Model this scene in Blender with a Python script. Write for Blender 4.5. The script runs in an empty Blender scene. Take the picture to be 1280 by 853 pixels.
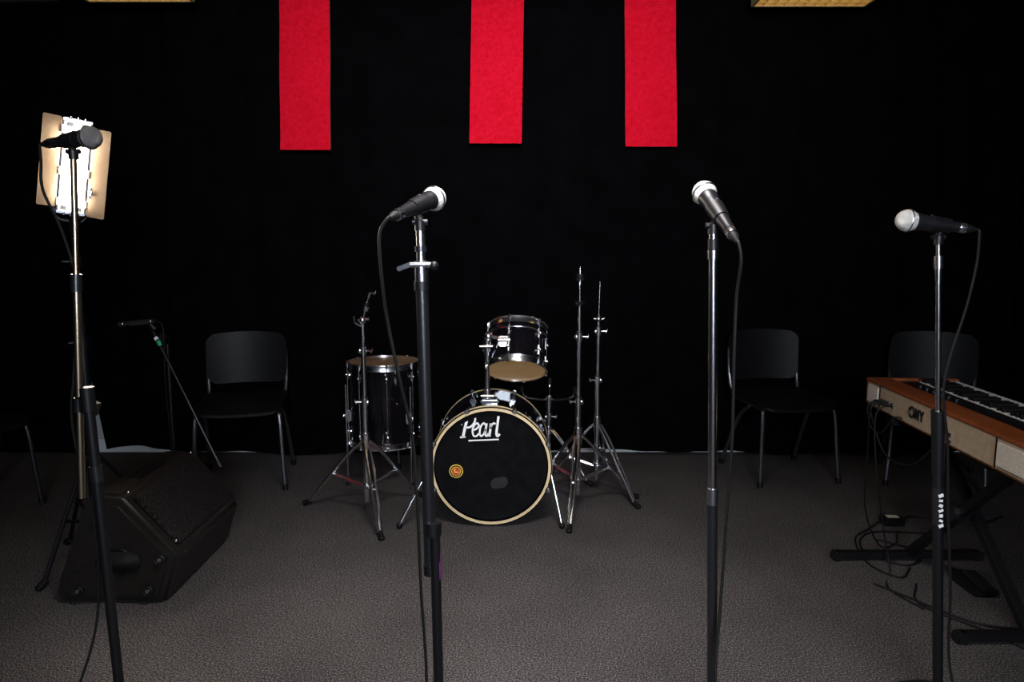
import bpy, bmesh, math, random
from mathutils import Vector, Matrix
random.seed(4)
pi = math.pi
V = Vector

# ------------------------------------------------------------------ materials
def mat(name, col, rough=0.5, metal=0.0, emit=None, estr=0.0, noise=None, bump=None, spec=0.5, coat=0.0):
    m = bpy.data.materials.new(name); m.use_nodes = True
    nt = m.node_tree; p = nt.nodes["Principled BSDF"]
    p.inputs["Base Color"].default_value = (*col, 1)
    p.inputs["Roughness"].default_value = rough
    p.inputs["Metallic"].default_value = metal
    p.inputs["Specular IOR Level"].default_value = spec
    p.inputs["Coat Weight"].default_value = coat
    if emit:
        p.inputs["Emission Color"].default_value = (*emit, 1)
        p.inputs["Emission Strength"].default_value = estr
    tc = nt.nodes.new("ShaderNodeTexCoord")
    if noise:
        n = nt.nodes.new("ShaderNodeTexNoise"); n.inputs["Scale"].default_value = noise[0]
        n.inputs["Detail"].default_value = 3
        mp = nt.nodes.new("ShaderNodeMapping")
        if len(noise) > 4: mp.inputs["Scale"].default_value = noise[4]
        r = nt.nodes.new("ShaderNodeValToRGB")
        r.color_ramp.elements[0].position = noise[2]; r.color_ramp.elements[1].position = noise[3]
        r.color_ramp.elements[0].color = (*col, 1); r.color_ramp.elements[1].color = (*noise[1], 1)
        nt.links.new(tc.outputs["Object"], mp.inputs["Vector"]); nt.links.new(mp.outputs[0], n.inputs["Vector"])
        nt.links.new(n.outputs["Fac"], r.inputs["Fac"]); nt.links.new(r.outputs[0], p.inputs["Base Color"])
    if bump:
        if bump[0] == 'noise':
            t = nt.nodes.new("ShaderNodeTexNoise"); out = "Fac"; t.inputs["Detail"].default_value = 4
        else:
            t = nt.nodes.new("ShaderNodeTexVoronoi"); out = "Distance"
        t.inputs["Scale"].default_value = bump[1]
        b = nt.nodes.new("ShaderNodeBump"); b.inputs["Strength"].default_value = bump[2]; b.inputs["Distance"].default_value = bump[3]
        nt.links.new(tc.outputs["Object"], t.inputs["Vector"]); nt.links.new(t.outputs[out], b.inputs["Height"])
        nt.links.new(b.outputs[0], p.inputs["Normal"])
    return m

M = {}
M['chrome'] = mat("chrome", (.93,.94,1.0), .19, 1, bump=('noise', 40, .05, .002))
M['chrome_dull'] = mat("brushed_steel", (.68,.68,.74), .26, 1, bump=('noise', 60, .1, .002))
M['brass'] = mat("warm_steel", (.60,.48,.34), .28, 1, bump=('noise', 60, .1, .002))
M['dark_metal'] = mat("dark_metal", (.07,.07,.078), .3, .85, bump=('noise', 80, .1, .002))
M['black'] = mat("black_plastic", (.005,.005,.006), .42, bump=('noise', 200, .1, .001), spec=.4)
M['rubber'] = mat("black_rubber", (.004,.004,.004), .6, bump=('noise', 150, .1, .001), spec=.3)
M['gloss'] = mat("black_lacquer", (.003,.003,.004), .07, noise=(8,(.005,.004,.006),.4,.6), spec=.45)
M['head_black'] = mat("black_drumhead", (.003,.003,.004), .5, spec=.08, noise=(20,(.005,.005,.006),.4,.6))
M['head_tan'] = mat("amber_drumhead", (.85,.47,.17), .45, noise=(12,(.92,.58,.27),.3,.7))
M['head_top'] = mat("worn_drumhead", (.24,.14,.08), .4, noise=(12,(.40,.26,.15),.3,.7))
M['gold'] = mat("maple_hoop_inlay", (.76,.57,.30), .4, noise=(30,(.86,.70,.45),.3,.7))
M['white'] = mat("white_print", (.92,.92,.92), .5, noise=(40,(.96,.96,.96),.4,.6))
M['grille_silver'] = mat("mic_mesh_silver", (.84,.84,.81), .38, .6, bump=('vor', 700, .9, .002))
M['grille_dark'] = mat("mic_mesh_grey", (.3,.3,.31), .4, .8, bump=('vor', 700, .9, .002))
M['mic_body'] = mat("mic_body_enamel", (.010,.010,.013), .36, .2, bump=('noise', 300, .15, .001))
M['red'] = mat("red_felt", (.66,.003,.016), .9, spec=.08, noise=(45,(.80,.007,.034),.3,.7), bump=('noise', 180, .4, .003))
M['red_edge'] = mat("red_felt_edge", (.45,.04,.02), .9, noise=(60,(.6,.14,.06),.3,.7))
M['curtain'] = mat("black_velvet", (.0011,.0011,.0015), .95, spec=.035, noise=(6,(.0022,.0022,.0028),.3,.7), bump=('noise', 60, .3, .004))
M['wall'] = mat("painted_wall", (.42,.43,.45), .8, noise=(5,(.48,.48,.5),.3,.7))
M['base'] = mat("white_baseboard", (.72,.72,.74), .5, noise=(9,(.8,.8,.8),.3,.7))
M['ceil'] = mat("ceiling_tile", (.12,.12,.12), .9, noise=(90,(.17,.17,.165),.35,.65), bump=('noise', 90, .3, .004))
M['louver'] = mat("gold_louver", (.80,.62,.28), .3, .5, noise=(20,(.9,.74,.4),.3,.7))
M['warm_panel'] = mat("warm_diffuser", (.8,.6,.3), .5, emit=(1,.74,.32), estr=.9)
M['lit_panel'] = mat("lit_diffuser", (.9,.9,.9), .5, emit=(1,.95,.9), estr=3)
M['fill_panel_glow'] = mat("added_fill_panel_glow", (.8,.85,.9), .4, emit=(.75,.85,1), estr=3)  # glowing face of the added fill panel
M['frame'] = mat("added_fill_panel_frame", (.5,.5,.5), .5, noise=(9,(.6,.6,.6),.3,.7))  # surround of the added fill panel
M['tube'] = mat("fluorescent_tube", (1,1,1), .4, emit=(1,.88,.70), estr=18)
M['door'] = mat("barn_door_panel", (.30,.20,.125), .5, .15, noise=(9,(.40,.28,.18),.3,.7), bump=('noise', 14, .3, .01))
M['reflector'] = mat("lamp_reflector", (.85,.8,.7), .3, .4, emit=(1,.84,.62), estr=4)
M['chair'] = mat("black_chair_plastic", (.0035,.0035,.0045), .5, noise=(30,(.006,.006,.0075),.3,.7), bump=('noise', 120, .15, .002), spec=.20)
M['chair_frame']=mat("grey_chair_tube",(.14,.14,.16),.3,.9,noise=(40,(.20,.20,.22),.3,.7))
M['spk'] = mat("speaker_cabinet", (.009,.0075,.0065), .42, noise=(50,(.015,.012,.010),.3,.7), bump=('noise', 160, .3, .002), spec=.45)
M['spk_grille'] = mat("speaker_mesh", (.010,.009,.009), .5, .4, bump=('vor', 180, 1, .004))
M['wood'] = mat("walnut_rail", (.17,.042,.013), .35, noise=(9,(.30,.085,.027),.3,.7,(1,14,1)), coat=.2)
M['tan'] = mat("tan_back_panel", (.34,.26,.175), .6, noise=(40,(.42,.33,.23),.3,.7))
M['cloth'] = mat("speaker_cloth", (.48,.44,.37), .8, noise=(250,(.68,.63,.55),.35,.65), bump=('vor', 400, .6, .002))
M['keys_w'] = mat("ivory_keys", (.75,.75,.73), .25, noise=(30,(.8,.8,.78),.3,.7))
M['green'] = mat("green_tape", (.02,.45,.14), .5, noise=(50,(.03,.5,.2),.3,.7))
M['purple'] = mat("purple_tape", (.10,.02,.11), .5, noise=(50,(.2,.03,.2),.3,.7))
M['yellow'] = mat("sticker_yellow", (.8,.55,.04), .5, noise=(60,(.85,.62,.1),.3,.7))
M['sred'] = mat("sticker_red", (.55,.03,.02), .5, noise=(60,(.6,.1,.05),.3,.7))
M['grey'] = mat("grey_felt_and_reflection", (.010,.010,.012), .8, noise=(60,(.016,.016,.018),.3,.7))  # beater felt, also the painted reflection on the bass drum head

def carpet():
    m = bpy.data.materials.new("carpet_speckled"); m.use_nodes = True
    nt = m.node_tree; p = nt.nodes["Principled BSDF"]; L = nt.links.new
    p.inputs["Roughness"].default_value = .95; p.inputs["Specular IOR Level"].default_value = .1
    tc = nt.nodes.new("ShaderNodeTexCoord")
    n = nt.nodes.new("ShaderNodeTexNoise"); n.inputs["Scale"].default_value = 200; n.inputs["Detail"].default_value = 5; n.inputs["Roughness"].default_value = .8
    r = nt.nodes.new("ShaderNodeValToRGB")
    e = r.color_ramp.elements
    e[0].position = .39; e[0].color = (.009,.008,.0085,1)
    e[1].position = .68; e[1].color = (.42,.385,.38,1)
    k = e.new(.51); k.color = (.068,.061,.062,1)
    n2 = nt.nodes.new("ShaderNodeTexNoise"); n2.inputs["Scale"].default_value = 2.2; n2.inputs["Detail"].default_value = 4
    r2 = nt.nodes.new("ShaderNodeValToRGB")
    r2.color_ramp.elements[0].position=.3; r2.color_ramp.elements[0].color=(.68,.68,.68,1)
    r2.color_ramp.elements[1].position=.7; r2.color_ramp.elements[1].color=(1,1,1,1)
    mx = nt.nodes.new("ShaderNodeMix"); mx.data_type='RGBA'; mx.blend_type='MULTIPLY'; mx.inputs[0].default_value=1
    b = nt.nodes.new("ShaderNodeBump"); b.inputs["Strength"].default_value=.6; b.inputs["Distance"].default_value=.006
    L(tc.outputs["Object"], n.inputs["Vector"]); L(tc.outputs["Object"], n2.inputs["Vector"])
    L(n.outputs["Fac"], r.inputs["Fac"]); L(n2.outputs["Fac"], r2.inputs["Fac"])
    L(r.outputs[0], mx.inputs[6]); L(r2.outputs[0], mx.inputs[7]); L(mx.outputs[2], p.inputs["Base Color"])
    L(n.outputs["Fac"], b.inputs["Height"]); L(b.outputs[0], p.inputs["Normal"])
    return m
M['carpet'] = carpet()

# ------------------------------------------------------------------ mesh builder
def frame(d):
    d = d.normalized()
    a = V((0,0,1)) if abs(d.z) < .9 else V((0,1,0))
    u = a.cross(d).normalized(); w = d.cross(u).normalized()
    return u, w

def smooth_path(pts, n=6):
    pts = [V(p) for p in pts]
    if len(pts) < 3: return pts
    P = [2*pts[0]-pts[1]] + pts + [2*pts[-1]-pts[-2]]
    out = []
    for i in range(1, len(P)-2):
        p0,p1,p2,p3 = P[i-1],P[i],P[i+1],P[i+2]
        for k in range(n):
            t = k/n
            out.append(.5*((2*p1)+(p2-p0)*t+(2*p0-5*p1+4*p2-p3)*t*t+(3*p1-p0-3*p2+p3)*t**3))
    out.append(pts[-1]); return out

class B:
    def __init__(s, name):
        s.name=name; s.bm=bmesh.new(); s.mats=[]; s.M=Matrix.Identity(4)
    def mi(s, m):
        mm = M[m]
        if mm not in s.mats: s.mats.append(mm)
        return s.mats.index(mm)
    def v(s, co): return s.bm.verts.new(s.M @ V(co))
    def f(s, vs, mi):
        try:
            fc = s.bm.faces.new(vs); fc.material_index=mi; fc.smooth=True
        except ValueError: pass
    def loft(s, rings, m, cap=True, loop=False):
        mi = s.mi(m)
        R = [[s.v(c) for c in r] for r in rings]
        n = len(R[0]); K = len(R)
        for i in range(K if loop else K-1):
            a, b = R[i], R[(i+1)%K]
            for j in range(n):
                s.f([a[j],a[(j+1)%n],b[(j+1)%n],b[j]], mi)
        if cap and not loop:
            s.f(list(reversed(R[0])), mi); s.f(R[-1], mi)
    def cyl(s, p0, p1, r0, m, r1=None, n=16):
        p0=V(p0); p1=V(p1); r1 = r0 if r1 is None else r1
        u,w = frame(p1-p0)
        s.loft([[p+(u*math.cos(2*pi*j/n)+w*math.sin(2*pi*j/n))*r for j in range(n)] for p,r in ((p0,r0),(p1,r1))], m)
    def tube(s, pts, r, m, n=10, sm=True, sub=6):
        pts = smooth_path(pts, sub) if sm else [V(p) for p in pts]
        u=None; rings=[]
        for i,p in enumerate(pts):
            d = (pts[min(i+1,len(pts)-1)]-pts[max(i-1,0)]).normalized()
            if u is None: u,w = frame(d)
            else:
                u = (u - d*u.dot(d)).normalized(); w = d.cross(u)
            rings.append([p+(u*math.cos(2*pi*j/n)+w*math.sin(2*pi*j/n))*r for j in range(n)])
        s.loft(rings, m)
    def lathe(s, prof, o, d, m, n=32, loop=False):
        o=V(o); d=V(d).normalized(); u,w = frame(d)
        s.loft([[o+d*t+(u*math.cos(2*pi*j/n)+w*math.sin(2*pi*j/n))*max(r,1e-5) for j in range(n)] for r,t in prof], m, loop=loop)
    def ring(s, o, d, R, r, m, n=40, k=8):
        s.lathe([(R+r*math.cos(2*pi*i/k), r*math.sin(2*pi*i/k)) for i in range(k)], o, d, m, n, loop=True)
    def ball(s, o, r, m, n=20, sc=(1,1,1)):
        o=V(o); rings=[]
        for i in range(1, n//2):
            a = pi*i/(n//2)
            rings.append([o+V((r*math.sin(a)*math.cos(2*pi*j/n)*sc[0], r*math.sin(a)*math.sin(2*pi*j/n)*sc[1], -r*math.cos(a)*sc[2])) for j in range(n)])
        s.loft(rings, m)
    def box(s, c, size, m, rot=None, bev=.003, seg=2):
        t = bmesh.new(); bmesh.ops.create_cube(t, size=1)
        for v in t.verts: v.co = V((v.co.x*size[0], v.co.y*size[1], v.co.z*size[2]))
        if bev: bmesh.ops.bevel(t, geom=list(t.edges), offset=min(bev,min(size)*.45), segments=seg, affect='EDGES')
        R = rot if rot is not None else Matrix.Identity(4)
        s.absorb(t, Matrix.Translation(V(c)) @ R.to_4x4(), m)
    def beam(s, p0, p1, wd, ht, m, bev=.002, up=(0,0,1)):
        p0=V(p0); p1=V(p1); d=(p1-p0); x=d.normalized(); z=V(up); y=z.cross(x).normalized(); z=x.cross(y)
        R = Matrix((x,y,z)).transposed()
        s.box((p0+p1)/2, (d.length, wd, ht), m, rot=R, bev=bev)
    def absorb(s, t, X, m):
        mi=s.mi(m); mp={}
        t.verts.ensure_lookup_table()
        for v in t.verts: mp[v]=s.v(X@v.co)
        for fc in t.faces: s.f([mp[v] for v in fc.verts], mi)
        t.free()
    def prism(s, poly, y0, y1, m, bev=.01):
        t=bmesh.new()
        a=[t.verts.new((x,y0,z)) for x,z in poly]; b=[t.verts.new((x,y1,z)) for x,z in poly]
        t.faces.new(a); t.faces.new(list(reversed(b)))
        n=len(poly)
        for i in range(n): t.faces.new([a[i],b[i],b[(i+1)%n],a[(i+1)%n]])
        bmesh.ops.recalc_face_normals(t, faces=list(t.faces))
        if bev: bmesh.ops.bevel(t, geom=list(t.edges), offset=bev, segments=3, affect='EDGES')
        s.absorb(t, Matrix.Identity(4), m)
    def panel(s, outline, fn, th, m, rings=7):
        mi=s.mi(m); n=len(outline)
        layers=[]
        for side in (0,1):
            L=[]
            for k in range(1,rings+1):
                q=k/rings
                row=[]
                for (x,y) in outline:
                    p,nn=fn(x*q,y*q); row.append(s.v(V(p)+V(nn)*th*(-.5 if side else .5)))
                L.append(row)
            p,nn=fn(0,0); c=s.v(V(p)+V(nn)*th*(-.5 if side else .5))
            for j in range(n): s.f([c,L[0][j],L[0][(j+1)%n]] if not side else [c,L[0][(j+1)%n],L[0][j]], mi)
            for k in range(rings-1):
                for j in range(n):
                    q=[L[k][j],L[k+1][j],L[k+1][(j+1)%n],L[k][(j+1)%n]]
                    s.f(q if not side else q[::-1], mi)
            layers.append(L[-1])
        for j in range(n):
            s.f([layers[0][j],layers[1][j],layers[1][(j+1)%n],layers[0][(j+1)%n]], mi)
    def done(s, origin=(0,0,0), ang=35):
        o=V(origin)
        bmesh.ops.recalc_face_normals(s.bm, faces=list(s.bm.faces))
        for v in s.bm.verts: v.co -= o
        me=bpy.data.meshes.new(s.name); s.bm.to_mesh(me); s.bm.free()
        for mm in s.mats: me.materials.append(mm)
        me.set_sharp_from_angle(angle=math.radians(ang))
        ob=bpy.data.objects.new(s.name, me); ob.location=o
        bpy.context.collection.objects.link(ob); return ob

def rrect(hw, hh, r, n=6, sub=1):
    out=[]
    for cx,cy,a0 in ((hw-r,hh-r,0),(-hw+r,hh-r,90),(-hw+r,-hh+r,180),(hw-r,-hh+r,270)):
        for k in range(n+1):
            a=math.radians(a0+90*k/n); out.append((cx+r*math.cos(a), cy+r*math.sin(a)))
    if sub>1:
        res=[]
        for i in range(len(out)):
            p=out[i]; q=out[(i+1)%len(out)]; res.append(p)
            if math.hypot(q[0]-p[0],q[1]-p[1])>r*.6:
                for k in range(1,sub): res.append((p[0]+(q[0]-p[0])*k/sub, p[1]+(q[1]-p[1])*k/sub))
        out=res
    return out

# ------------------------------------------------------------------ room
XL, XR, YB, YF, ZC = -3.1, 2.9, 4.16, -1.8, 2.53
def slab(name, c, size, m):
    b=B(name); b.box(c,size,m,bev=0); return b.done(c)
slab("floor", ((XL+XR)/2,(YB+YF)/2,-.05), (XR-XL+.4,YB-YF+.4,.1), 'carpet')
slab("ceiling", ((XL+XR)/2,(YB+YF)/2,ZC+.05), (XR-XL+.4,YB-YF+.4,.1), 'ceil')
slab("wall_back", ((XL+XR)/2,YB+.05,ZC/2), (XR-XL+.2,.1,ZC), 'wall')
slab("wall_front", ((XL+XR)/2,YF-.05,ZC/2), (XR-XL+.2,.1,ZC), 'curtain')
slab("wall_left", (XL-.05,(YB+YF)/2,ZC/2), (.1,YB-YF,ZC), 'curtain')
slab("wall_right", (XR+.05,(YB+YF)/2,ZC/2), (.1,YB-YF,ZC), 'curtain')
slab("baseboard_back", ((XL+XR)/2,YB-.008,.04), (XR-XL,.014,.08), 'base')

def curtain(name, path, z1, foldf, hemf, pull=None):
    b=B(name); mi=b.mi('curtain')
    (x0,y0),(x1,y1)=path; L=math.hypot(x1-x0,y1-y0); n=int(L/.015); K=26
    nx,ny=-(y1-y0)/L,(x1-x0)/L
    rows=[]
    for k in range(K+1):
        row=[]
        for i in range(n+1):
            sx=i/n*L; h=hemf(sx); z=h+(z1-h)*k/K
            o=foldf(sx,z)
            x=x0+(x1-x0)*i/n; y=y0+(y1-y0)*i/n
            if pull: x+=pull(sx,z)
            row.append(b.v((x+nx*o,y+ny*o,z)))
        rows.append(row)
    for k in range(K):
        for i in range(n): b.f([rows[k][i],rows[k][i+1],rows[k+1][i+1],rows[k+1][i]],mi)
    ob=b.done((x0,y0,0),180); return ob
def fold(a,ph):
    def g(s,z):
        return a*(.45*math.sin(5.1*s+ph+.25*z)+.3*math.sin(13.7*s+ph*2+.5*math.sin(z*1.3))+.25*math.sin(29*s+1.3*z+ph))
    return g
def stagefold(s,z):
    o=.028*(.45*math.sin(5.1*s+.3+.25*z)+.3*math.sin(13.7*s+.6+.5*math.sin(z*1.3))+.25*math.sin(31*s+1.3*z))
    for s0,dr,wd,am in ((.55,.04,.05,.04),(1.05,-.03,.06,.02),(4.55,-.08,.05,.05),(4.78,-.10,.035,.045),(3.95,.05,.06,.02)):
        o-=am*math.exp(-((s-s0-dr*(z-1.2))/wd)**2)
    return max(-.06,min(.04,o))
hem=lambda s: .024+.014*math.sin(2.3*s+1)+.007*math.sin(9*s)
hem_main=lambda s: hem(s)+.016*math.exp(-((s-.22)/.16)**2)
hem_low=lambda s: .006
curtain("stage_curtain", ((-2.44,4.06),(2.86,4.06)), ZC-.005, stagefold, hem_main, lambda s,z: (.09*max(0,1-z/.60)*max(0,1-s/.5)))
curtain("stage_curtain", ((-3.06,4.115),(-2.36,4.115)), ZC-.005, fold(.018,1.3), hem_low, lambda s,z: (-.09*min(1,max(0,1.15-z/.60)*2)*max(0,(s-.3)/.4)))
curtain("stage_curtain", ((2.80,3.98),(2.80,-.5)), ZC-.005, fold(.05,2.3), hem_low)
curtain("stage_curtain", ((-3.0,-.5),(-3.0,3.98)), ZC-.005, fold(.05,.9), hem_low)

def banner(bl, br, tl, tr, zb):
    b=B("hanging_red_banner"); mi=b.mi('red'); me=b.mi('red_edge')
    N=8;K=30; F=[]; Bk=[]
    for k in range(K+1):
        t=k/K; z=zb+(ZC-.004-zb)*t; fr=[];bk=[]
        for i in range(N+1):
            a=i/N; x=(bl+(br-bl)*a)*(1-t)+(tl+(tr-tl)*a)*t
            y=3.985+.004*math.sin(3*t*pi+a*2)
            fr.append(b.v((x,y-.011,z))); bk.append(b.v((x,y+.011,z)))
        F.append(fr);Bk.append(bk)
    for k in range(K):
        for i in range(N):
            b.f([F[k][i],F[k][i+1],F[k+1][i+1],F[k+1][i]],mi); b.f([Bk[k][i+1],Bk[k][i],Bk[k+1][i],Bk[k+1][i+1]],mi)
        for i in (0,N): b.f([F[k][i],F[k+1][i],Bk[k+1][i],Bk[k][i]],me)
    for i in range(N): b.f([F[0][i],F[0][i+1],Bk[0][i+1],Bk[0][i]],me); b.f([F[K][i],F[K][i+1],Bk[K][i+1],Bk[K][i]],me)
    b.done(((bl+br)/2,3.985,zb))
banner(-1.247,-.979,-1.220,-.958,1.724)
banner(-.2295,.052,-.211,.063,1.758)
banner(.611,.888,.591,.857,1.741)

def troffer(cx, cy, wx, wy, zb, lit):
    b=B("ceiling_light_fixture")
    b.box((cx,cy,ZC-.004),(wx,wy,.006),'lit_panel' if lit else 'warm_panel',bev=0)
    for sx in (-1,1): b.box((cx+sx*wx/2,cy,(ZC+zb)/2),(.015,wy,ZC-zb),'louver',bev=.001)
    for sy in (-1,1): b.box((cx,cy+sy*wy/2,(ZC+zb)/2),(wx,.015,ZC-zb),'louver',bev=.001)
    nx=int(wx/.05); ny=int(wy/.05)
    for i in range(1,nx): b.box((cx-wx/2+wx*i/nx,cy,zb+.018),(.003,wy,.03),'louver',bev=0)
    for i in range(1,ny): b.box((cx,cy-wy/2+wy*i/ny,zb+.018),(wx,.003,.03),'louver',bev=0)
    return b.done((cx,cy,ZC))
troffer(1.527,3.6,.578,.60,2.432,False)
troffer(-1.88,3.54,.53,.60,2.436,False)
def area(name, loc, target, sx, sy, e, col, parent=None, spread=180):
    l=bpy.data.lights.new(name,'AREA'); l.shape='RECTANGLE'; l.size=sx; l.size_y=sy; l.energy=e; l.color=col
    l.spread=math.radians(spread)
    o=bpy.data.objects.new(name,l); o.location=loc
    o.rotation_euler=(V(target)-V(loc)).to_track_quat('-Z','Y').to_euler()
    bpy.context.collection.objects.link(o)
    if parent: o.parent=parent; o.matrix_parent_inverse=Matrix.Translation(-V(parent.location))
    return o
f1=troffer(.05,1.35,1.15,.60,2.44,True)
area("lamp", (.05,1.35,2.42), (.06,1.95,0), .6,.45, 16, (1,.95,.94), f1, 84)
f2=troffer(.2,-.5,1.15,.60,2.44,True)
area("lamp", (.2,-.5,2.42), (-.1,3.98,2.1), 1.05,.5, 27, (1,.97,.97), f2, 60)
b=B("added_fill_panel"); wx0,wz0,ww,wh=.3,1.55,1.2,.9  # added glowing panel in window form, for frontal fill and chrome highlights
b.box((wx0,YF+.012,wz0),(ww,.01,wh),'fill_panel_glow',bev=0)
for sx in (-1,0,1): b.box((wx0+sx*ww/2,YF+.03,wz0),(.06,.06,wh+.06),'frame')
for sz in (-1,1): b.box((wx0,YF+.03,wz0+sz*wh/2),(ww+.06,.06,.06),'frame')
wn=b.done((wx0,YF,wz0))
area("lamp", (wx0,YF+.07,wz0),(wx0-.2,4,1.0), .8,.6, 25,(.78,.87,1),wn, 90)  # added cool fill light just in front of the panel

# ------------------------------------------------------------------ microphones & stands
def mic(ball, tail, cable, gm='grille_silver'):
    ball=V(ball); tail=V(tail); d=(tail-ball); L=d.length; d.normalize()
    b=B("microphone")
    R=.0262
    prof=[(R*math.sin(a), -R*math.cos(a)*1.02) for a in [pi*(i+.3)/18 for i in range(0,13)]]
    b.lathe(prof+[(.0205,.0185)], ball, d, gm, 28)
    b.ring(ball+d*.002, d, R-.0002, .0022, 'chrome_dull' if gm!='grille_dark' else 'dark_metal', 30)
    b.lathe([(.0212,.017),(.0215,.024),(.0195,.031),(.0188,.04),(.0175,.07),(.0118,L-.022),(.0122,L-.018),(.0122,L-.014)], ball, d, 'mic_body', 28)
    b.box(ball+d*.055+frame(d)[1]*.0175, (.006,.006,.008), 'dark_metal', bev=.001)
    b.lathe([(.0113,L-.014),(.0122,L-.012),(.0122,L+.002),(.0105,L+.003)], ball, d, 'chrome', 20)
    b.lathe([(.0098,L-.006),(.0098,L+.012),(.0075,L+.018),(.0045,L+.028)], ball, d, 'rubber', 18)
    e=ball+d*(L+.02)
    b.tube([e, e+d*.015]+[V(p) for p in cable], .0034, 'rubber', 8)
    return b.done(ball)
def clip(b, ball, tail, t, top):
    ball=V(ball); tail=V(tail); d=(tail-ball).normalized(); c=ball.lerp(tail,t)
    b.cyl(c-d*.02, c+d*.022, .0205, 'black', .0175)
    b.cyl(c-V((0,0,.012)), V(top)+V((0,0,.004)), .009,'black')
    b.cyl(V(top)-V((0,0,.014)), V(top)+V((0,0,.006)), .0115,'black')
    b.cyl(V(top)+V((-.016,0,.004)), V(top)+V((.016,0,.004)), .006,'dark_metal')
def round_base(b, x, y, r):
    b.lathe([(r,0),(r,.012),(r-.012,.020),(.04,.026),(.022,.05),(.016,.06)], (x,y,0), (0,0,1), 'dark_metal', 40)
def lerp(a,c,t): return V(a).lerp(V(c),t)

mb,mt=(-.997,1.75,1.459),(-1.125,1.80,1.452)
mic(mb,mt,[(-1.150,1.80,1.41),(-1.145,1.79,1.34),(-1.10,1.78,1.24),(-1.065,1.765,1.1),(-1.085,1.76,.9),(-1.10,1.76,.75),(-1.065,1.76,.5),(-1.06,1.74,.28),(-1.09,1.70,.12),(-1.14,1.66,.0045),(-1.25,1.6,.0045)],'grille_dark')
b=B("microphone_stand"); top=(-1.052,1.77,1.425); bot=(-1.085,1.75,.575)
clip(b,mb,mt,.47,top)
b.cyl(top,bot,.0075,'brass'); b.cyl(lerp(top,bot,.36),bot,.0095,'brass')
b.cyl(lerp(top,bot,.34),lerp(top,bot,.39),.013,'dark_metal')
b.cyl(lerp(top,bot,.7),lerp(top,bot,.74),.016,'black')
b.beam((-1.08,1.755,.82),(-1.03,1.75,.80),.025,.035,'black')
b.cyl((-1.046,1.742,.86),(-1.022,1.745,.03),.0125,'black')
b.cyl((-1.046,1.742,.86),(-1.0445,1.742,.80),.017,'black')
b.cyl((-1.04,1.742,.66),(-1.037,1.742,.62),.0145,'dark_metal')
round_base(b,-1.022,1.72,.11); b.done((-1.022,1.72,0))

mb,mt=(-.170,1.6,1.307),(-.232,1.47,1.266)
mic(mb,mt,[(-.262,1.44,1.225),(-.262,1.45,1.15),(-.255,1.47,1.05),(-.235,1.48,.93),(-.213,1.5,.8),(-.205,1.5,.65),(-.20,1.5,.45),(-.19,1.49,.25),(-.20,1.47,.08),(-.22,1.4,.0045),(-.35,1.2,.0045)])
b=B("microphone_stand"); top=(-.193,1.53,1.25); bot=(-.182,1.53,.476)
clip(b,mb,mt,.48,top)
b.cyl(top,bot,.0095,'chrome_dull'); b.cyl(lerp(top,bot,.16),bot,.0135,'dark_metal',n=20)
b.cyl(lerp(top,bot,.10),lerp(top,bot,.155),.0145,'chrome_dull'); b.cyl(lerp(top,bot,.155),lerp(top,bot,.18),.0165,'black')
b.cyl(lerp(top,bot,.06),lerp(top,bot,.075),.0125,'dark_metal')
k=lerp(top,bot,.115); b.cyl(k+V((-.022,-.01,.004)),k+V((.022,-.01,.004)),.006,'chrome_dull'); b.beam(k+V((-.05,-.01,-.006)),k+V((-.018,-.01,.006)),.006,.010,'dark_metal')
b.ball(k+V((.028,-.01,.002)),.010,'black')
b.cyl(lerp(top,bot,.97),bot,.0155,'black')
b.cyl((-.170,1.52,.60),(-.166,1.53,.03),.0115,'black'); b.cyl((-.1745,1.525,.60),(-.1745,1.525,.57),.019,'black')
b.cyl((-.1695,1.522,.53),(-.169,1.523,.47),.0119,'purple')
round_base(b,-.166,1.53,.12); b.done((-.166,1.53,0))

mb,mt=(.420,1.6,1.319),(.447,1.478,1.228)
mic(mb,mt,[(.459,1.45,1.17),(.459,1.47,1.10),(.462,1.48,.98),(.468,1.49,.8),(.466,1.5,.65),(.462,1.5,.5),(.455,1.49,.38),(.445,1.47,.28),(.44,1.44,.1),(.43,1.38,.0045),(.3,1.2,.0045)])
b=B("microphone_stand"); top=(.425,1.54,1.243); bot=(.4625,1.53,.03)
clip(b,mb,mt,.5,top)
b.cyl(top,lerp(top,bot,.5),.0095,'chrome',n=20); b.cyl(lerp(top,bot,.485),bot,.0112,'dark_metal',n=20)
b.cyl(lerp(top,bot,.47),lerp(top,bot,.50),.0125,'chrome_dull'); b.cyl(lerp(top,bot,.02),lerp(top,bot,.045),.0115,'black')
b.cyl(lerp(top,bot,.04),lerp(top,bot,.055),.0125,'chrome')
round_base(b,.4625,1.53,.13); b.done((.4625,1.53,0))

mb,mt=(.948,1.75,1.265),(1.083,1.745,1.247)
mic(mb,mt,[(1.118,1.74,1.225),(1.117,1.74,1.16),(1.098,1.735,1.06),(1.068,1.73,.95),(1.055,1.73,.85),(1.075,1.73,.72),(1.09,1.73,.55),(1.105,1.72,.35),(1.115,1.715,.15),(1.13,1.66,.03),(1.16,1.58,.0045),(1.3,1.5,.0045)])
b=B("microphone_stand"); top=(1.026,1.75,1.222); bot=(1.115,1.75,.03)
clip(b,mb,mt,.58,top)
b.cyl(top,lerp(top,bot,.4),.0066,'chrome',n=16)
b.cyl(lerp(top,bot,.035),lerp(top,bot,.06),.011,'chrome_dull'); b.cyl(lerp(top,bot,.06),lerp(top,bot,.085),.008,'chrome')
b.cyl(lerp(top,bot,.355),lerp(top,bot,.49),.0165,'black',.014); b.cyl(lerp(top,bot,.48),bot,.0125,'black')
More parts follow.
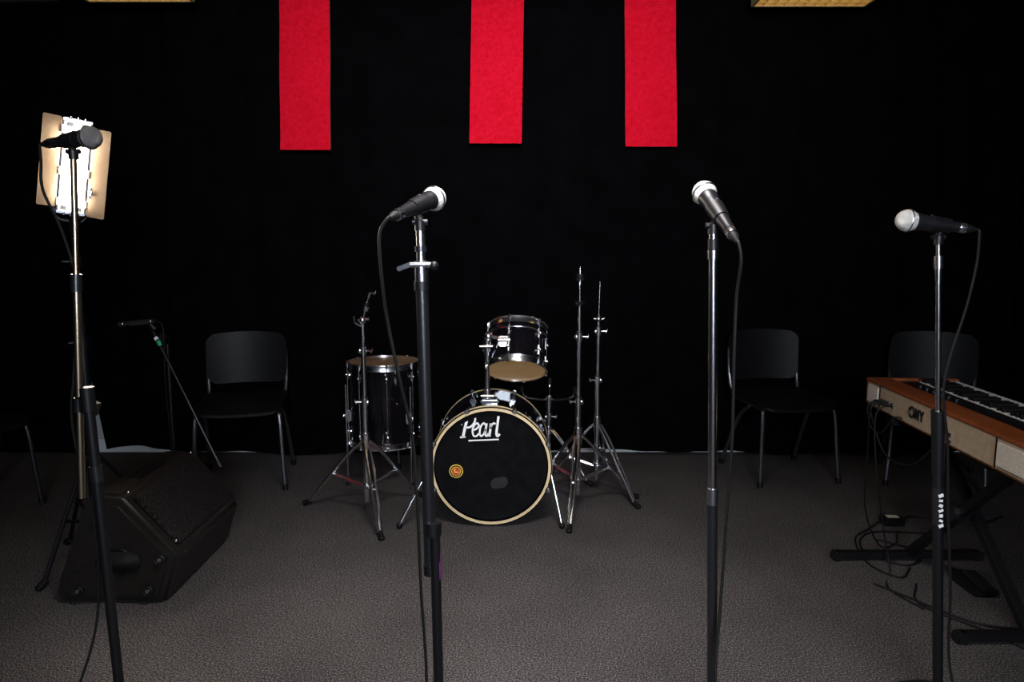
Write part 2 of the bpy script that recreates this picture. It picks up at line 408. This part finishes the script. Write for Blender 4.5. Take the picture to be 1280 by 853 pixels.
b.cyl(lerp(top,bot,.52),lerp(top,bot,.60),.0132,'dark_metal')
for i in range(7): 
    q=lerp(top,bot,.535+.011*i); b.box(q+V((0,-.0128,0)),(.009 if i%3 else .012,.002,.006 if i%2 else .008),'white',bev=0,rot=Matrix.Rotation(.4*(i%3-1),4,'Y'))
round_base(b,1.115,1.75,.11); b.done((1.115,1.75,0))

b=B("boom_microphone_stand")
def tripod(b, c, zc, feet, zlow, r, m, dbl=True, rub='rubber', rr=.014):
    cx,cy=c
    for fx,fy in feet:
        f=V((fx,fy,.012)); t=V((cx,cy,zc)); d=(f-t); d.z=0; d.normalize(); s=V((-d.y,d.x,0))
        st=t+d*.02
        for sg in ((-1,1) if dbl else (0,)):
            b.tube([st+s*.009*sg, lerp(st,f,.25)+s*.012*sg+V((0,0,.012)), lerp(st,f,.7)+s*.009*sg+V((0,0,.008)), f+s*.004*sg], r, m, 8)
            b.tube([V((cx,cy,zlow))+d*.015+s*.007*sg, lerp(st,f,.52)+s*.008*sg], r*.8, m, 8, sm=False)
        b.cyl(f-d*.014+V((0,0,.012)), f+d*.022+V((0,0,-.002)), rr*.75, rub, rr)
        b.ball(f+d*.018, rr*.85, rub, 12, (1,1,.8))
        b.cyl(lerp(st,f,.52)-s*.014, lerp(st,f,.52)+s*.014, .006, m)
    b.cyl((cx,cy,zc-.02),(cx,cy,zc+.02),.02,m); b.cyl((cx,cy,zlow-.015),(cx,cy,zlow+.015),.018,m)
b.cyl((-1.585,3.28,.05),(-1.585,3.28,.80),.009,'black')
tripod(b,(-1.585,3.28),.22,[(-1.37,3.12),(-1.60,3.52),(-1.80,3.16)],.10,.007,'black',False)
b.cyl((-1.585,3.28,.78),(-1.585,3.235,.80),.02,'black')
b.cyl((-1.63,3.22,.86),(-1.29,3.08,.25),.006,'dark_metal'); b.cyl((-1.305,3.086,.28),(-1.285,3.078,.24),.012,'black')
b.cyl((-1.585,3.2,.785),(-1.575,3.196,.765),.0095,'green'); b.cyl((-1.60,3.208,.80),(-1.592,3.205,.79),.0095,'white')
b.cyl((-1.60,3.21,.835),(-1.62,3.21,.86),.013,'black')
b.done((-1.585,3.28,0))
b=B("instrument_microphone")
b.cyl((-1.745,3.2,.862),(-1.60,3.2,.875),.010,'chrome_dull'); b.cyl((-1.70,3.2,.866),(-1.61,3.2,.8745),.0125,'chrome_dull'); b.cyl((-1.755,3.2,.861),(-1.735,3.2,.863),.013,'chrome_dull')
b.cyl((-1.61,3.2,.8735),(-1.585,3.2,.876),.008,'rubber')
b.tube([(-1.59,3.2,.875),(-1.56,3.2,.84),(-1.57,3.21,.6),(-1.575,3.24,.3),(-1.6,3.3,.02),(-1.7,3.5,.0045)],.003,'rubber')
b.done((-1.67,3.2,.868))

# ------------------------------------------------------------------ studio lamp
b=B("studio_light")
base=V((-1.60,2.66,0))
b.cyl(base+V((0,0,.1)),base+V((0,0,1.30)),.011,'dark_metal'); b.cyl(base+V((0,0,.1)),base+V((0,0,.85)),.015,'black')
for z in (.85,1.15): b.cyl(base+V((0,0,z-.02)),base+V((0,0,z+.02)),.020,'black'); b.cyl(base+V((-.04,-.02,z)),base+V((0,0,z)),.006,'black')
tripod(b,(base.x,base.y),.42,[(-1.80,2.80),(-1.48,2.95),(-1.66,2.42)],.16,.008,'black',False)
C=Matrix.Translation((-1.545,2.6,1.482)) @ Matrix.Rotation(math.radians(30.8),4,'Z') @ Matrix.Rotation(math.radians(8),4,'Y') @ Matrix.Rotation(math.radians(6),4,'X') @ Matrix.Diagonal((.73,.9,.90,1))
b.M=C
b.box((0,.035,0),(.125,.07,.37),'dark_metal',bev=.008)
b.box((0,-.003,0),(.108,.01,.345),'reflector',bev=.002)
for x in (-.027,.027):
    b.cyl((x,-.018,-.15),(x,-.018,.15),.019,'tube',n=16); b.cyl((x,-.018,.15),(x,-.018,.168),.018,'white'); b.cyl((x,-.018,-.168),(x,-.018,-.15),.018,'white')
for sx in (-1,1):
    o=[(x,y) for x,y in rrect(.043,.172,.008,3)]
    def fn(x,y,sx=sx):
        q=(x*sx+.043); return ((sx*(.064+q*math.cos(.50)), -.012-q*math.sin(.50)+.004*math.sin(y*14), y+.012*sx*-1), (sx*math.sin(.50),-math.cos(.50),0))
    b.panel(o, fn, .0025, 'door', 4)
    for z in (-.14,-.02,.14): b.cyl((sx*.062,-.014,z-.015),(sx*.062,-.014,z+.015),.006,'chrome')
for z in (.178,-.178):
    b.box((0,.0,z),(.12,.05,.010),'chrome_dull',bev=.002)
    for x in (-.03,.0,.03): b.cyl((x,-.02,z),(x,-.02,z+.012*(1 if z>0 else -1)),.007,'chrome')
b.box((.075,-.02,-.09),(.014,.012,.045),'chrome',bev=.003); b.ball((.08,-.03,-.09),.010,'chrome')
b.tube([(-.07,.04,.05),(-.085,.06,-.1),(-.06,.06,-.2),(0,.06,-.215),(.06,.06,-.2),(.085,.06,-.1),(.07,.04,.05)],.006,'dark_metal')
b.M=Matrix.Identity(4)
b.cyl((-1.585,2.65,1.31),(-1.60,2.66,1.27),.018,'black')
lamp=b.done(tuple(base))
ld=V((math.sin(math.radians(30.8)),-math.cos(math.radians(30.8)),0))
lo=V((-1.545,2.6,1.484))+ld*.055
area("lamp", lo, lo+ld*2+V((0,0,-.6)), .06,.28, 9,(1,.86,.70), lamp, 130)

# ------------------------------------------------------------------ wedge monitor
b=B("floor_monitor_speaker")
prof=[(-1.54,.004),(-1.545,.06),(-1.42,.375),(-1.385,.392),(-1.30,.383),(-1.115,.175),(-1.175,.004)]
b.prism(prof,2.31,2.84,'spk',.014)
P0=V((-1.295,0,.372)); P1=V((-1.128,0,.184)); n=V((P0.z-P1.z,0,-(P0.x-P1.x))).normalized()
n=V((abs(n.x),0,abs(n.z)))
ax=(P1-P0).normalized(); mid=(P0+P1)/2+n*.012
R=Matrix((ax,V((0,1,0)),ax.cross(V((0,1,0))))).transposed()
b.box((mid.x,2.575,mid.z),((P1-P0).length-.03,.48,.012),'spk_grille',rot=R,bev=.004)
b.prism([(-1.50,.03),(-1.505,.065),(-1.405,.335),(-1.375,.355),(-1.31,.348),(-1.155,.170),(-1.195,.03)],2.302,2.312,'spk',.003)
for (x,z) in ((-1.375,.305),(-1.178,.165),(-1.225,.055),(-1.46,.055)):
    b.cyl((x,2.290,z),(x,2.304,z),.019,'black',n=20); b.ring((x,2.292,z),(0,1,0),.016,.003,'dark_metal',20); b.cyl((x,2.287,z),(x,2.292,z),.007,'chrome_dull')
b.panel(rrect(.075,.033,.03,5), lambda x,y:((-1.32+x,2.298-.02*max(0,1-(x/.075)**2-(y/.033)**2),.155+y*1.1),(0,-1,0)), .004,'rubber',5)
b.ring((-1.32,2.299,.155),(0,1,0),.045,.004,'black',24)
b.box((-1.345,2.575,.390),(.05,.20,.010),'black',bev=.004)
b.box((-1.40,2.38,.384),(.006,.09,.004),'dark_metal',bev=.001)
for y in (2.335,2.81):
    for (x,z) in ((-1.29,.384),(-1.14,.214)): b.ball((x,y,z),.006,'chrome_dull',10)
for x in (-1.50,-1.22):
    for y in (2.36,2.79): b.cyl((x,y,0),(x,y,.01),.02,'rubber')
b.done((-1.36,2.57,0))

# ------------------------------------------------------------------ drums
def lugs(b, c, a, r, h0, h1, n, ph=0, m='chrome', lug_t=None):
    a=V(a).normalized(); u,w=frame(a); c=V(c)
    for i in range(n):
        q=2*pi*(i+ph)/n; rd=u*math.cos(q)+w*math.sin(q)
        b.cyl(c+a*h0+rd*(r+.012), c+a*h1+rd*(r+.012), .0032, m, n=8)
        for t in (lug_t or (h0*.62,h1*.62)):
            p=c+a*t+rd*(r+.008)
            b.cyl(p-a*.022,p+a*.022,.009,m,n=10); b.cyl(p-rd*.012,p+rd*.010,.008,m,n=10); b.ball(p+rd*.008,.009,m,10)
        for t in (h0,h1): 
            p=c+a*t+rd*(r+.012); b.cyl(p-a*.008,p+a*.008,.006,m,n=8)
def tomdrum(b, c, a, r, L, n, mt, mbm):
    a=V(a).normalized(); c=V(c)
    b.lathe([(r,-L/2),(r,L/2)], c, a, 'gloss', 48)
    for sg,mm in ((1,mt),(-1,mbm)):
        b.lathe([(r+.004,sg*(L/2-.002)),(r+.002,sg*(L/2+.004)),(r*.5,sg*(L/2+.0045)),(.002,sg*(L/2+.0045))], c,a,mm,48)
        b.lathe([(r+.005,sg*(L/2-.016)),(r+.012,sg*(L/2-.018)),(r+.009,sg*(L/2-.010)),(r+.009,sg*(L/2+.008)),(r+.014,sg*(L/2+.011)),(r+.013,sg*(L/2+.014)),(r+.005,sg*(L/2+.012))],c,a,'chrome',48,loop=True)
    lugs(b,c,a,r,-L/2-.008,L/2+.008,n,.3,lug_t=(-L/2+.055,L/2-.055))

b=B("bass_drum"); c=V((-.09,3.2,.268)); A=(0,1,0); r=.240
b.lathe([(r,-.17),(r,.17)],c,A,'gloss',64)
for sg in (-1,1):
    b.lathe([(r-.01,sg*.165),(r+.022,sg*.165),(r+.022,sg*.205),(r+.008,sg*.205),(r+.004,sg*.185)],c,A,'gloss',72,loop=True)
    b.lathe([(r+.006,sg*.2055),(r+.006,sg*.209),(r+.017,sg*.209),(r+.017,sg*.2055)],c,A,'gold',72,loop=True)
    b.lathe([(r+.0225,sg*.176),(r+.0235,sg*.177),(r+.0235,sg*.196),(r+.0225,sg*.197)],c,A,'gold',72,loop=True)
    b.lathe([(r+.006,sg*.188),(r,sg*.194),(r-.03,sg*.190),(.002,sg*.190)],c,A,'head_black',64)
for i in range(8):
    q=2*pi*(i+.5)/8; rd=V((math.cos(q),0,math.sin(q)))
    for sg in (-1,1):
        p=c+V((0,sg*.19,0))+rd*(r+.026)
        if p.z<.03: continue
        b.beam(p+V((0,-.024,0)),p+V((0,.024,0)),.022,.006,'dark_metal',up=tuple(rd)); b.beam(p+V((0,sg*.021,0))+rd*.002,p+V((0,sg*.021,0))-rd*.012,.018,.006,'dark_metal',up=(0,1,0))
        b.cyl(p+V((0,sg*.03,0)),p+V((0,-sg*.10,0))-rd*.012,.0035,'chrome',n=8); b.cyl(p+V((0,sg*.02,0)),p+V((0,sg*.036,0)),.007,'chrome',n=10)
        l=c+V((0,sg*.09,0))+rd*(r+.008); b.cyl(l-V((0,.03,0)),l+V((0,.03,0)),.011,'chrome',n=12); b.cyl(l-rd*.012,l+rd*.008,.010,'chrome',n=12)
yh=3.2-.1915
def stroke(pts, rad=.0036, m='white'):
    P=[V((-.228+.180*(x+.10*(y-.25)), yh, .390+.185*y)) for x,y in pts]
    P=smooth_path(P,7); up=[];dn=[]
    for i,p in enumerate(P):
        d=(P[min(i+1,len(P)-1)]-P[max(i-1,0)]).normalized(); nn=V((-d.z,0,d.x))
        up.append(p+nn*rad); dn.append(p-nn*rad)
    b.loft([[up[i],dn[i],dn[i]+V((0,.003,0)),up[i]+V((0,.003,0))] for i in range(len(P))],m)
stroke([(.12,.02),(.15,.25),(.19,.52)],.0058)
stroke([(.02,.34),(.03,.48),(.18,.58),(.34,.54),(.37,.40),(.28,.27),(.16,.25)],.0042)
stroke([(.02,.34),(.06,.33),(.08,.38)],.003); stroke([(.05,.02),(.12,.02),(.18,.03)],.0032)
stroke([(.345,.19),(.42,.22),(.475,.29),(.43,.355),(.36,.30),(.335,.18),(.37,.06),(.44,.05),(.49,.11)],.0038)
stroke([(.635,.31),(.58,.355),(.52,.27),(.51,.12),(.55,.05),(.61,.10),(.645,.22)],.0038); stroke([(.655,.35),(.645,.18),(.655,.07),(.70,.06),(.725,.12)],.0042)
stroke([(.755,.35),(.755,.20),(.75,.04)],.0046); stroke([(.755,.22),(.785,.32),(.83,.355),(.865,.33)],.0038)
stroke([(.925,.60),(.915,.35),(.91,.12),(.94,.05),(.99,.10)],.0050)
stroke([(.26,-.06),(.60,-.045),(.98,-.03)],.0030)
b.lathe([(.030,0),(.030,-.002),(.001,-.002)],(-.241,yh+.001,.244),A,'yellow',28)
b.lathe([(.026,-.0015),(.026,-.003),(.021,-.003),(.021,-.0015)],(-.241,yh+.001,.244),A,'black',28,loop=True)
b.lathe([(.018,0),(.018,-.0035),(.001,-.0035)],(-.241,yh+.001,.244),A,'sred',24)
b.box((-.247,yh-.003,.247),(.006,.002,.018),'yellow',bev=0); b.box((-.236,yh-.003,.240),(.014,.002,.005),'yellow',bev=0)
b.panel(rrect(.037,.024,.023,6), lambda x,y:((-.055+x,yh+.0005,.192+y+.15*x),(0,-1,0)),.002,'grey',3)  # dark oval painted on the head to imitate a reflection
for fx,sx in ((-.485,-1),(.215,1)):
    p=V((c.x+sx*(r+.004),3.06,.30)); f=V((fx,2.97,.015))
    b.cyl(p+(p-f).normalized()*.05,f,.0068,'chrome'); b.cyl(p+V((0,.0,.015)),lerp(p,f,.2),.013,'chrome'); b.ball(f,.014,'rubber',12); b.box(p-V((sx*.004,0,0)),(.02,.05,.06),'chrome',bev=.005)
b.done((c.x,3.2,0))

b=B("rack_tom"); a=(.03,.50,.86)
b.box((c.x-.01,3.17,.520),(.085,.06,.026),'chrome',bev=.008); b.cyl((c.x-.02,3.17,.52),(c.x-.02,3.17,.80),.011,'chrome')
b.cyl((c.x-.02,3.17,.53),(c.x-.02,3.17,.57),.018,'chrome'); b.cyl((c.x-.05,3.15,.545),(c.x+.01,3.15,.545),.006,'chrome')
b.cyl((c.x-.02,3.17,.745),(c.x-.02,3.17,.795),.020,'chrome'); b.ball((c.x-.015,3.17,.81),.022,'chrome',14)
b.cyl((c.x-.015,3.17,.81),(-.02,3.15,.80),.0085,'chrome'); b.cyl((c.x-.05,3.14,.77),(c.x+.005,3.14,.77),.007,'chrome')
tomdrum(b,(.022,3.24,.742),a,.128,.19,6,'head_top','head_tan')
b.box((-.035,3.135,.79),(.05,.03,.05),'chrome',rot=Matrix.Rotation(math.radians(-30),4,'X'),bev=.006)
b.cyl((-.06,3.125,.80),(-.01,3.125,.80),.010,'chrome')
b.ring(V((.022,3.24,.742))+V(a).normalized()*.055,a,.136,.004,'chrome',48)
b.done((.022,3.24,.742))

b=B("floor_tom"); fc=V((-.652,3.62,.42))
tomdrum(b,fc,(0,0,1),.172,.40,8,'head_top','head_tan')
for q in (200,320,80):
    qa=math.radians(q); rd=V((math.cos(qa),math.sin(qa),0)); p=fc+rd*.195
    b.cyl((p.x,p.y,.012),(p.x,p.y,.52),.0055,'chrome'); b.cyl((p.x,p.y,0),(p.x,p.y,.03),.012,'rubber')
    b.box((p.x-rd.x*.012,p.y-rd.y*.012,.36),(.03,.03,.06),'chrome',bev=.006); b.ball((p.x+rd.x*.014,p.y+rd.y*.014,.36),.010,'chrome',10)
b.done((fc.x,fc.y,0))

def wing(b,p,s=1):
    p=V(p); b.cyl(p,p+V((.03*s,-.004,0)),.0045,'chrome'); b.beam(p+V((.022*s,-.004,-.010)),p+V((.03*s,-.004,.012)),.003,.010,'chrome',up=(0,1,0))
def collar(b,x,y,z,s=1):
    b.cyl((x,y,z-.02),(x,y,z+.02),.0165,'chrome'); b.cyl((x,y,z+.02),(x,y,z+.026),.014,'black'); b.ball((x-.014*s,y-.008,z),.012,'chrome',10); wing(b,(x+.012*s,y,z),s)
def cymstand(c, feet, zs, ztop, top):
    b=B("cymbal_stand"); x,y=c
    b.cyl((x,y,.06),(x,y,zs[0]),.0135,'chrome'); b.cyl((x,y,zs[0]),(x,y,zs[1]),.0105,'chrome'); b.cyl((x,y,zs[1]),(x,y,ztop),.008,'chrome')
    collar(b,x,y,zs[0],-1); collar(b,x,y,zs[1],1)
    tripod(b,c,.34,feet,.13,.0062,'chrome',True)
    b.cyl((x,y,.30),(x,y,.38),.019,'chrome')
    if top=='tilt':
        b.ball((x,y,ztop),.018,'chrome',12); b.cyl((x-.02,y,ztop),(x+.03,y,ztop+.006),.007,'chrome')
        e=V((x+.035,y-.01,ztop+.12)); b.cyl((x,y,ztop),e,.0045,'chrome'); m=lerp((x,y,ztop),e,.45)
        b.cyl(m-(e-m)*.15,m+(e-m)*.12,.018,'chrome'); b.cyl(m+(e-m)*.12,m+(e-m)*.4,.012,'black'); b.cyl(lerp(m,e,.75),e,.009,'chrome'); wing(b,e,1)
        b.tube([(x,y,ztop-.03),(x-.03,y-.01,ztop-.01),(x-.035,y-.01,ztop+.02)],.004,'chrome')
    elif top=='hat':
        b.cyl((x,y,ztop),(x,y,ztop+.16),.0045,'chrome')
        b.cyl((x,y,ztop-.01),(x,y,ztop+.008),.022,'black',.026); b.cyl((x,y,ztop+.075),(x,y,ztop+.10),.011,'chrome'); b.cyl((x,y,ztop+.10),(x,y,ztop+.112),.022,'rubber'); b.cyl((x,y,ztop+.116),(x,y,ztop+.128),.020,'rubber'); b.cyl((x,y,ztop+.128),(x,y,ztop+.145),.009,'chrome')
    else:
        b.cyl((x,y,ztop),(x+.004,y,ztop+.18),.004,'chrome'); b.ball((x,y,ztop),.016,'chrome',12); b.cyl((x-.025,y,ztop),(x+.025,y,ztop),.006,'chrome')
    b.done((x,y,0))
cymstand((-.655,3.14),[(-.545,2.86),(-.955,3.25),(-.45,3.36)],(.52,.75),.885,'tilt')
cymstand((.305,3.24),[(.245,2.94),(.585,3.34),(.10,3.46)],(.50,.80),.955,'hat')
cymstand((.418,3.46),[(.575,3.22),(.50,3.75),(.17,3.50)],(.56,.80),.86,'rod')

b=B("snare_stand"); x,y=.19,3.66
b.cyl((x,y,.06),(x,y,.40),.012,'chrome'); tripod(b,(x,y),.26,[(x+.20,y-.13),(x-.20,y-.13),(x,y+.22)],.10,.005,'chrome')
b.cyl((x,y,.38),(x,y,.44),.018,'chrome'); collar(b,x,y,.33)
for q in (-35,85,205):
    qa=math.radians(q); d=V((math.cos(qa),math.sin(qa),0)); o=V((x,y,.42))
    b.tube([o,o+d*.07+V((0,0,.01)),o+d*.14+V((0,0,.03)),o+d*.155+V((0,0,.075))],.006,'chrome'); b.cyl(o+d*.153+V((0,0,.05)),o+d*.157+V((0,0,.085)),.010,'rubber')
b.done((x,y,0))

b=B("kick_drum_pedal")
b.box((-.09,3.58,.012),(.10,.28,.012),'dark_metal',bev=.003); b.box((-.09,3.57,.06),(.075,.26,.010),'chrome_dull',rot=Matrix.Rotation(math.radians(-14),4,'X'),bev=.003)
for s in (-.045,.045): b.cyl((-.09+s,3.46,.01),(-.09+s,3.46,.20),.008,'chrome')
b.cyl((-.145,3.46,.195),(-.035,3.46,.195),.007,'chrome'); b.cyl((-.09,3.46,.195),(-.09,3.435,.34),.004,'chrome'); b.cyl((-.09,3.455,.335),(-.09,3.415,.33),.022,'grey')
b.done((-.09,3.55,0))

# ------------------------------------------------------------------ chairs
def chair(cx, cy, yaw, frame_m='dark_metal'):
    b=B("stacking_chair"); b.M=Matrix.Translation((cx,cy,0))@Matrix.Rotation(math.radians(yaw),4,'Z')
    def seat(x,y):
        return ((x, y, .405+.012*(abs(x)/.2)**2 - .022*max(0,(-y-.12)/.09)**2*1.0 + .012*max(0,(y-.1)/.1)), (0,0,1))
    b.panel(rrect(.212,.205,.06,6,8), seat, .014, 'chair', 8)
    def back(x,y):
        q=min(1,max(-1,y/.132))
        return ((x*(1+.12*y), .215+.07*y+ .045*(1-(x/.2)**2), .605+y+.014*(1-(x/.2)**2)*(.5+.5*q)), V((-.35*x/.2,-1,.1)).normalized())
    b.panel(rrect(.205,.132,.05,6,10), back, .012, 'chair', 8)
    for s in (-1,1):
        b.tube([(s*.215,-.205,.008),(s*.205,-.185,.2),(s*.198,-.17,.35),(s*.19,-.14,.388),(s*.185,0,.39),(s*.188,.13,.395),(s*.195,.185,.43),(s*.200,.215,.52),(s*.200,.225,.66)],.0105,frame_m)
        b.tube([(s*.188,-.02,.385),(s*.20,.08,.30),(s*.215,.20,.07),(s*.22,.225,.008)],.0105,frame_m)
        b.cyl((s*.2155,-.206,0),(s*.2145,-.203,.03),.014,'rubber'); b.cyl((s*.22,.226,0),(s*.219,.218,.03),.014,'rubber')
    b.cyl((-.188,-.10,.385),(.188,-.10,.385),.009,frame_m); b.cyl((-.188,.10,.385),(.188,.10,.385),.009,frame_m)
    b.done((cx,cy,0))
chair(-1.385,3.63,12,'chair_frame'); chair(1.43,3.74,9,'chair_frame'); chair(2.18,3.64,-24,'chair_frame'); chair(-2.50,3.18,62,'dark_metal')

# ------------------------------------------------------------------ electric piano
A0=V((1.413,2.815,0)); lx=V((-.0716,-.9974,0)); wx=V((.9974,-.0716,0))
KM=Matrix(((lx.x,wx.x,0,A0.x),(lx.y,wx.y,0,A0.y),(0,0,1,0),(0,0,0,1)))
b=B("electric_piano"); b.M=KM; Lk=1.07
b.box((Lk/2,.17,.622),(Lk,.32,.085),'black',bev=.004)
b.box((Lk/2,.165,.584),(Lk-.02,.31,.012),'wood',bev=.002)
b.box((Lk/2,.004,.634),(Lk,.008,.092),'tan',bev=.002)
b.box((Lk/2,.040,.684),(Lk+.01,.090,.014),'wood',bev=.004)
b.box((.006,.17,.640),(.018,.345,.10),'wood',bev=.004); b.box((Lk-.006,.17,.640),(.018,.345,.10),'wood',bev=.004)
for l0 in (.065,Lk-.13): 
    b.box((l0,-.003,.634),(.095 if l0<.5 else .13,.008,.070),'cloth',bev=.003)
for l0 in (.118,Lk-.205): b.box((l0,-.001,.634),(.003,.005,.088),'black',bev=0)
b.box((Lk/2,.132,.674),(Lk-.04,.092,.014),'black',bev=.003)
nk=43; kw=(Lk-.06)/nk
for i in range(nk):
    x=.03+kw*(i+.5); b.box((x,.255,.676),(kw-.0018,.145,.016),'keys_w',bev=.0015,seg=1)
    if i%7 not in (2,6): b.box((x+kw/2,.225,.690),(kw*.55,.09,.014),'black',bev=.002,seg=1)
for i in range(6): b.cyl((.15+.05*i,.13,.678),(.15+.05*i,.13,.690),.007,'dark_metal')
for i,l0 in enumerate((.14,.165,.19,.225)):
    b.ring((l0,-.003,.625),(0,1,0),.008,.002,'dark_metal',16); b.cyl((l0,-.03,.625),(l0,0,.625),.0055,'rubber')
zc=.636
b.ring((.375,-.002,zc),(0,1,0),.017,.004,'black',24)
def seg(p,q): b.beam((p[0],-.002,p[1]),(q[0],-.002,q[1]),.004,.006,'black',bev=0,up=(0,1,0))
seg((.402,zc-.018),(.402,zc+.018)); seg((.402,zc+.018),(.422,zc-.018)); seg((.422,zc-.018),(.422,zc+.018))
seg((.433,zc+.018),(.445,zc)); seg((.457,zc+.018),(.445,zc)); seg((.445,zc),(.445,zc-.018))
for l0,l1,dz in ((.14,.30,.10),(.165,.62,.16)):
    b.tube([(l0,-.03,.625),(l0+.005,-.055,.60),(l0+(l1-l0)*.3,-.05,.625-dz),(l0+(l1-l0)*.7,-.04,.625-dz*.9),(l1,-.02,.60),(l1,.03,.575)],.003,'rubber')
b.tube([(.19,-.03,.625),(.185,-.06,.60),(.16,-.05,.45),(.12,-.03,.2),(.08,.05,.03),(0,.15,.0045),(-.1,.2,.0045)],.003,'rubber')
b.tube([(.225,-.03,.625),(.23,-.06,.58),(.24,-.05,.4),(.22,.0,.15),(.25,.02,.0045),(.4,-.05,.0045),(.55,.0,.0045)],.003,'rubber')
b.box((.62,.0,.62),(.03,.006,.012),'chrome_dull',bev=.001)
b.done((A0.x,A0.y,.58))

b=B("keyboard_stand")
for y,x0,x1 in ((2.66,1.257,1.80),(2.07,1.372,1.86)):
    b.beam((x0,y,.022),(x1,y,.022),.032,.028,'black',bev=.004)
    for x in (x0,x1): b.box((x,y,.018),(.04,.042,.036),'rubber',bev=.008)
b.beam((1.54,2.66,.03),(1.52,2.07,.56),.03,.03,'black',up=(1,0,0)); b.beam((1.58,2.07,.03),(1.56,2.60,.56),.03,.03,'black',up=(1,0,0))
b.cyl((1.50,2.37,.30),(1.60,2.37,.30),.028,'dark_metal')
for y in (2.07,2.60): b.beam((1.40,y,.563),(1.70,y,.563),.03,.026,'black',bev=.004)
b.done((1.55,2.36,0))

b=B("sustain_pedal"); b.box((1.64,2.43,.015),(.09,.16,.03),'black',bev=.008); b.box((1.64,2.40,.040),(.05,.12,.012),'dark_metal',rot=Matrix.Rotation(math.radians(8),4,'X'),bev=.004)
b.tube([(1.64,2.51,.02),(1.66,2.6,.0045),(1.75,2.7,.0045),(1.9,2.7,.0045)],.003,'rubber'); b.done((1.64,2.43,0))
b=B("power_adapter"); b.box((1.66,3.02,.018),(.09,.06,.036),'black',bev=.006); b.box((1.66,3.02,.0365),(.05,.03,.002),'cloth',bev=0)
b.tube([(1.61,3.02,.015),(1.52,2.95,.0045),(1.42,2.85,.0045),(1.36,2.62,.0045),(1.42,2.5,.0045),(1.5,2.58,.0045)],.0035,'rubber')
b.tube([(1.705,3.02,.015),(1.8,3.1,.0045),(2.0,3.0,.0045),(2.2,3.1,.0045)],.0035,'rubber'); b.done((1.66,3.02,0))
b=B("floor_cable")
b.tube([(1.30,2.45,.0045),(1.36,2.36,.0045),(1.45,2.22,.0045),(1.52,2.16,.0045),(1.62,2.14,.0045),(1.9,2.12,.0045)],.0038,'rubber')
b.tube([(1.50,2.85,.0045),(1.62,2.72,.0045),(1.50,2.60,.0045),(1.40,2.74,.0045),(1.52,2.92,.0045),(1.8,2.9,.0045)],.0038,'rubber')
b.tube([(1.45,2.45,.0045),(1.38,2.30,.0045),(1.50,2.12,.0045),(1.58,1.98,.0045),(1.8,1.9,.0045)],.0038,'rubber')
b.done((1.5,2.4,0))

# ------------------------------------------------------------------ world, camera
w=bpy.data.worlds.new("World"); bpy.context.scene.world=w; w.use_nodes=True
w.node_tree.nodes["Background"].inputs[0].default_value=(.5,.55,.65,1); w.node_tree.nodes["Background"].inputs[1].default_value=.03
cam=bpy.data.cameras.new("camera"); cam.lens=36*900/1280; cam.sensor_width=36; cam.clip_start=.05
co=bpy.data.objects.new("camera",cam); co.location=(0,0,1.2); co.rotation_euler=(math.radians(90-7.375),0,0)
bpy.context.collection.objects.link(co); bpy.context.scene.camera=co
try:
    bpy.context.scene.view_settings.view_transform='Standard'
    bpy.context.scene.view_settings.look='None'
except Exception: pass
